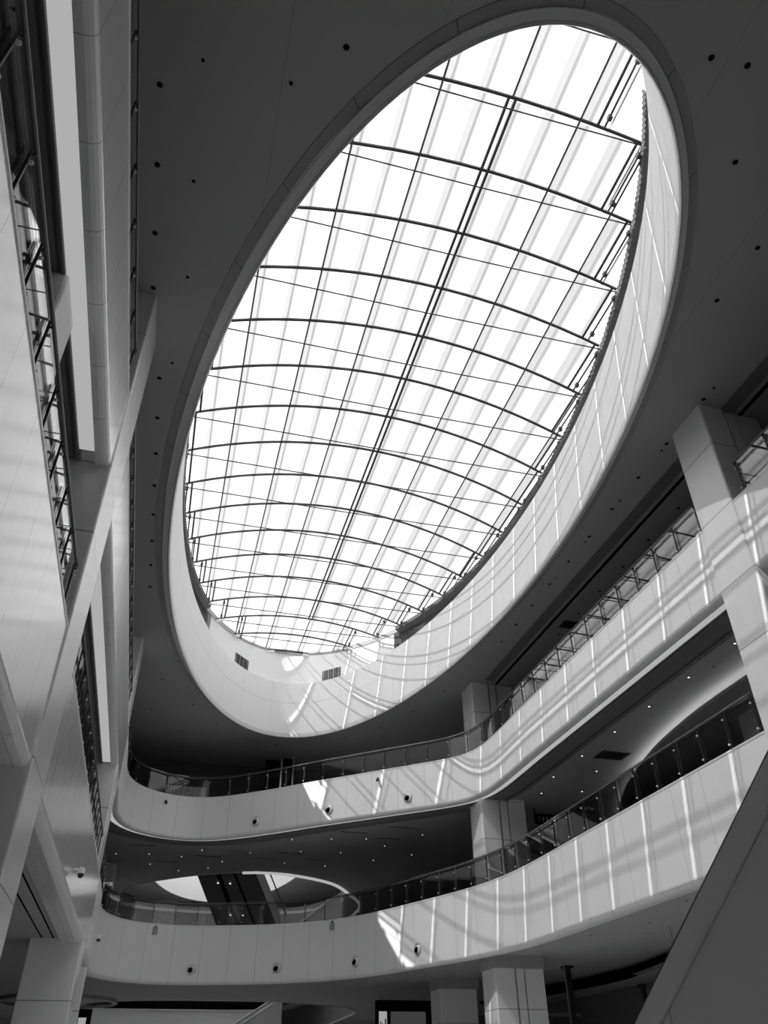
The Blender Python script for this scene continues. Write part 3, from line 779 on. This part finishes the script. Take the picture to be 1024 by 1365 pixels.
# near escalator in the lower right corner: side face on the plane x = 2.5, falling away from the viewer at 31 degrees
def near_escalator():
    y0, z0, y1, z1 = .3, 2.626, 7.3, -1.58
    e = empty('escalator', (2.5, y0, z0), 'large white panelled escalator side slanting up at the lower right corner', 'escalator')
    dy, dz = y1 - y0, z1 - z0
    dl = math.hypot(dy, dz); ny, nz = -dz / dl, dy / dl    # up-normal of the slope in the y,z plane
    def P(t, h): return (dy * t + ny * h, dz * t + nz * h)
    for x in (0, 1.5):
        s = 1 if x else -1
        m = MB(); m.prism([P(0, -.135), P(1, -.135), (dy, -.5 + dz - .0), (0, dz - .4)], 'x', x - .02, x + .02); m.build('side_panel', M['esc_panel'], e)
        m = MB(); m.prism([P(0, -.125), P(1, -.125), P(1, -.012), P(0, -.012)], 'x', x + s * .0 - .045, x + .045); m.build('deck_trim', M['cap'], e)
        m = MB(); m.prism([P(0, -.012), P(1, -.012), P(1, .01), P(0, .01)], 'x', x - .03, x + .03); m.build('edge_rail', M['steel'], e)
    st = MB(); n = 17
    for k in range(n):
        y = dy * k / n; z = dz * k / n
        st.box(.08, 1.42, y, y + dy / n, z - .9, z - .45)
    st.build('steps', M['grey'], e)
M['esc_panel'] = paint('escalator_panel', .88, .35, .5, noise=.02, joint=1.8, jw=.008, jdark=.5)
near_escalator()
# dark escalator crossing the second void: seen from below
def seg_escalator(a0, a1, b0, b1, label, mat, side):
    """underside through four points: left top/bottom (a0,a1) and right top/bottom (b0,b1)"""
    o3 = Vector(a0)
    e = empty('escalator', o3, label, 'escalator')
    def R_(p, dz=0): q = Vector(p) - o3; return (q.x, q.y, q.z + dz)
    t = .9
    V = [R_(a0), R_(a1), R_(b1), R_(b0), R_(a0, t), R_(a1, t), R_(b1, t), R_(b0, t)]
    mesh_obj('underside', V, [(0, 1, 2, 3), (0, 4, 5, 1), (1, 5, 6, 2), (2, 6, 7, 3), (3, 7, 4, 0), (4, 7, 6, 5)], mat, e)
    m = MB()
    for f0, f1 in ((.32, .4), (.62, .66)):
        pa0 = Vector(a0).lerp(Vector(b0), f0); pb0 = Vector(a0).lerp(Vector(b0), f1); pa1 = Vector(a1).lerp(Vector(b1), f0); pb1 = Vector(a1).lerp(Vector(b1), f1)
        m.add([R_(pa0, -.02), R_(pa1, -.02), R_(pb1, -.02), R_(pb0, -.02)], [(0, 1, 2, 3)])
    m.build('soffit_seam', M['void'], e)
    q0, q1 = Vector(b0), Vector(b1)
    m = MB(); V = [R_(q0), R_(q1), R_(q1, .75), R_(q0, .75)]; V2 = [(v[0] + .06, v[1], v[2]) for v in V]
    m.add(V + V2, [(0, 1, 2, 3), (7, 6, 5, 4), (0, 4, 5, 1), (1, 5, 6, 2), (2, 6, 7, 3), (3, 7, 4, 0)]); m.build('side_panel', M['plain'], e)
    m = MB(); m.tube([R_(q0 + Vector((.35, 0, .9))), R_(q1 + Vector((.35, 0, .9)))], .04, 8); m.build('handrail', M['rail'], e)
    for i, f in enumerate((.22, .75)):
        for g in (.3, .5):
            p = Vector(a0).lerp(Vector(b0), g).lerp(Vector(a1).lerp(Vector(b1), g), f)
            MB().disc(.05, -.03, 12).build('lamp', M['spot'], e, R_(p))
    return e
seg_escalator((1.75, 46.6, 9.75), (3.62, 50.4, 7.4), (5.05, 46.6, 9.75), (7.15, 50.4, 7.4), 'dark underside of an escalator crossing the opening at the far end', M['dark'], 1)
e = escalator('escalator', (8.2, 56.5, 7.9), (1, .1), 1.4, 4.0, 2.9, 2.2, 'white sided escalator rising to the right inside the far opening')
e = escalator('escalator', (2.2, 57, .9), (1, .3), 1.6, 7, 3.9, 2.5, 'grey escalator side glimpsed under the lower gallery at the bottom', white=True)

# ------------------------------------------------------------------ fittings beyond the galleries
# two tall black door leaves with bright frames, up against the ceiling behind the far upper gallery
e = empty('lift_door', (4.55, 41.2, 10.9), 'pair of tall black door leaves with bright frames behind the far upper gallery', 'door')
MB().box(0, .82, 0, .08, 0, 3.25).build('door_leaf', M['void'], e)
MB().box(.9, 1.45, 0, .08, 0, 3.38).build('door_leaf', M['void'], e)
MB().box(.82, .9, -.03, .1, 0, 3.38).build('door_frame', M['bright_steel'], e)
MB().box(1.45, 1.52, -.03, .1, 0, 3.5).build('door_frame', M['bright_steel'], e)
# added pale slats imitating a reflection in the glass, far left of the upper gallery
e = empty('reflection_slats', (-.4, 41.2, 10.9), 'pale slats standing in for a reflection in the far left upper gallery glass', 'reflection_slats')
m = MB(); k = 0; x = 0
rr = random.Random(3)
while x < 2.0:
    w = rr.choice((.10, .13, .16)); m.box(x, x + w - .02, 0, .05 + .02 * rr.random(), 0, 1.55 - .0 * x); x += w
m.build('slats', M['plain'], e)
MB().box(0, 2.0, .05, .1, 0, 1.5).build('backing', M['black'], e)
# back walls of the galleries
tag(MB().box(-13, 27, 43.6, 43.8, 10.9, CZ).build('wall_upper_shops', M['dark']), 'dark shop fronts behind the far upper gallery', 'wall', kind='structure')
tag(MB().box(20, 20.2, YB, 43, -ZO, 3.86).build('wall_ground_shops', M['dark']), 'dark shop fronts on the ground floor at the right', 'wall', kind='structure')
# hanging sign behind the right lower balustrade
e = empty('hanging_sign', (14.93, 31.0, 8.86), 'black hanging sign with pale lettering behind the right lower balustrade', 'sign')
MB().box(0, 1.5, -.04, .04, 0, .42).build('board', M['void'], e)
MB().box(-.03, .07, -.03, .03, .0, .95).build('hanger', M['black'], e)
m = MB(); rr = random.Random(5)
for (x, w) in ((.14, .05), (.30, .13), (.5, .15), (.72, .16), (1.02, .14), (1.22, .16)):
    for k in range(5):
        if rr.random() < .5: m.box(x + rr.random() * w * .3, x + w * (.6 + .4 * rr.random()), -.045, -.04, .10 + .045 * k, .115 + .045 * k)
        else:
            a = x + w * rr.random(); m.box(a, a + .016, -.045, -.04, .10 + .03 * k, .18 + .03 * k)
m.build('lettering', M['mark'], e)
# boxed sign at the bottom centre
e = empty('sign_box', (10.4, 40.0, 1.6), 'black boxed sign with pale marks at the bottom centre, left of the rear column', 'sign')
MB().box(0, 2.55, 0, .5, .0, 1.62).build('box', M['void'], e)
MB().box(.60, 2.25, -.02, 0, .0, 1.18).build('front_face', M['sign_dim'] if 'sign_dim' in M else M['sign'], e)
MB().box(.05, .42, -.02, 0, .0, 1.18).build('side_face', M['sign'], e)
m = MB(); rr = random.Random(9)
for x0 in (.75, .95, 1.8, 1.98):
    for k in range(4): m.box(x0 + .02 * k, x0 + .05 + .02 * rr.random(), -.03, -.02, .55 + .1 * k, .62 + .1 * k); 
m.build('lettering', M['mark'], e)
m = MB()
for a in ((.10, .62, .14, .9), (.18, .6, .22, .85), (.28, .7, .40, .76), (.32, .58, .38, 1.0)): m.box(a[0], a[2], -.03, -.02, a[1] - .1, a[3] - .1)
m.build('symbol', M['markd'], e)
# small black framed sign at the bottom left
e = empty('sign_box', (-2.55, 42.0, 1.9), 'small black framed sign with a curled mark at the bottom left', 'sign')
MB().box(0, .55, 0, .12, 0, .98).build('box', M['void'], e)
MB().box(.03, .36, -.02, 0, .0, .66).build('face', M['sign_lit'] if 'sign_lit' in M else M['sign'], e)
m = MB(); m.tube([(.02 + .16 * cos(t) * (1 - t / 9), -.03, .12 + .2 * sin(t) * (1 - t / 9)) for t in [k * .35 for k in range(16)]], .022, 6); m.build('symbol', M['markd'], e)
for (x, y), l in (((16.27, 32.49), 'black pole hanging from the ceiling right of the ground floor column'), ((20.0, 33.2), 'black pole hanging in the dark behind the escalator')):
    e = empty('hanging_pole', (x, y, 0), l, 'pole', 'black hanging poles')
    MB().box(-.1, .1, -.1, .1, -1, 3.86 if x < 18 else 3.35).build('shaft', M['black'], e)
    MB().box(-.2, .2, -.2, .2, 3.78 if x < 18 else 3.27, 3.855 if x < 18 else 3.345).build('plate', M['black'], e)
for (x, y), l in (((15.2, 30.6), 'thin pale rod hanging beside the ground floor column'), ((15.09, 22.99), 'thin dark rod hanging from the ceiling beside the escalator')):
    tag(MB().tube([(0, 0, 1.5), (0, 0, 3.86)], .012, 6).build('hanging_rod', M['grey'], None, (x, y, ZO)), l, 'rod')
# pale pipes in the dark shop zone
for z, y, l in ((2.6, 38.9, 'upper pale bulkhead edge in the dark ground floor shops'), (1.9, 39.6, 'lower pale bulkhead edge in the dark ground floor shops')):
    tag(MB().box(14.3, 19.9, y, y + .4, z, z + .12).build('trim_8', M['grey_in']), l, 'trim', kind='structure')
# white post strip by the far left column
tag(MB().rbox(-2.3, -2.02, 33.0, 33.3, -ZO, 3.5, .03).build('post', M['col']), 'slim white post beside the far left column at the bottom', 'post')

# ------------------------------------------------------------------ light
w = bpy.data.worlds.new('sky'); bpy.context.scene.world = w; w.use_nodes = True
bg = w.node_tree.nodes['Background']; bg.inputs[0].default_value = g3(1); bg.inputs[1].default_value = 1.0
sd = bpy.data.lights.new('sun', 'SUN'); sd.energy = 5.5; sd.angle = math.radians(.53)
so = bpy.data.objects.new('sun', sd); C.objects.link(so)
so.rotation_euler = Vector((1, .29, -1.44)).to_track_quat('-Z', 'Y').to_euler(); so.location = (-20, 0, 40)

# ------------------------------------------------------------------ camera (solved from the vanishing points)
R = ((0.96621591, -0.25761065, -0.00797335), (0.14822885, 0.58073536, -0.80048401), (0.21084362, 0.7722585, 0.59930107))
cd = bpy.data.cameras.new('camera'); co = bpy.data.objects.new('camera', cd); C.objects.link(co)
cd.sensor_fit = 'HORIZONTAL'; cd.sensor_width = 36; cd.lens = 36 * 1025.91 / 1024; cd.clip_start = .05; cd.clip_end = 500
co.matrix_world = Matrix(((R[0][0], -R[1][0], -R[2][0], 0), (R[0][1], -R[1][1], -R[2][1], 0), (R[0][2], -R[1][2], -R[2][2], ZO), (0, 0, 0, 1)))
sc = bpy.context.scene; sc.camera = co
sc.view_settings.view_transform = 'Standard'; sc.view_settings.look = 'None'; sc.view_settings.gamma = 1; sc.view_settings.exposure = 0.66
sc.view_settings.use_curve_mapping = False
sc.cycles.max_bounces = 10; sc.cycles.diffuse_bounces = 6; sc.cycles.glossy_bounces = 4; sc.cycles.transparent_max_bounces = 16
sc.cycles.caustics_reflective = False; sc.cycles.caustics_refractive = False
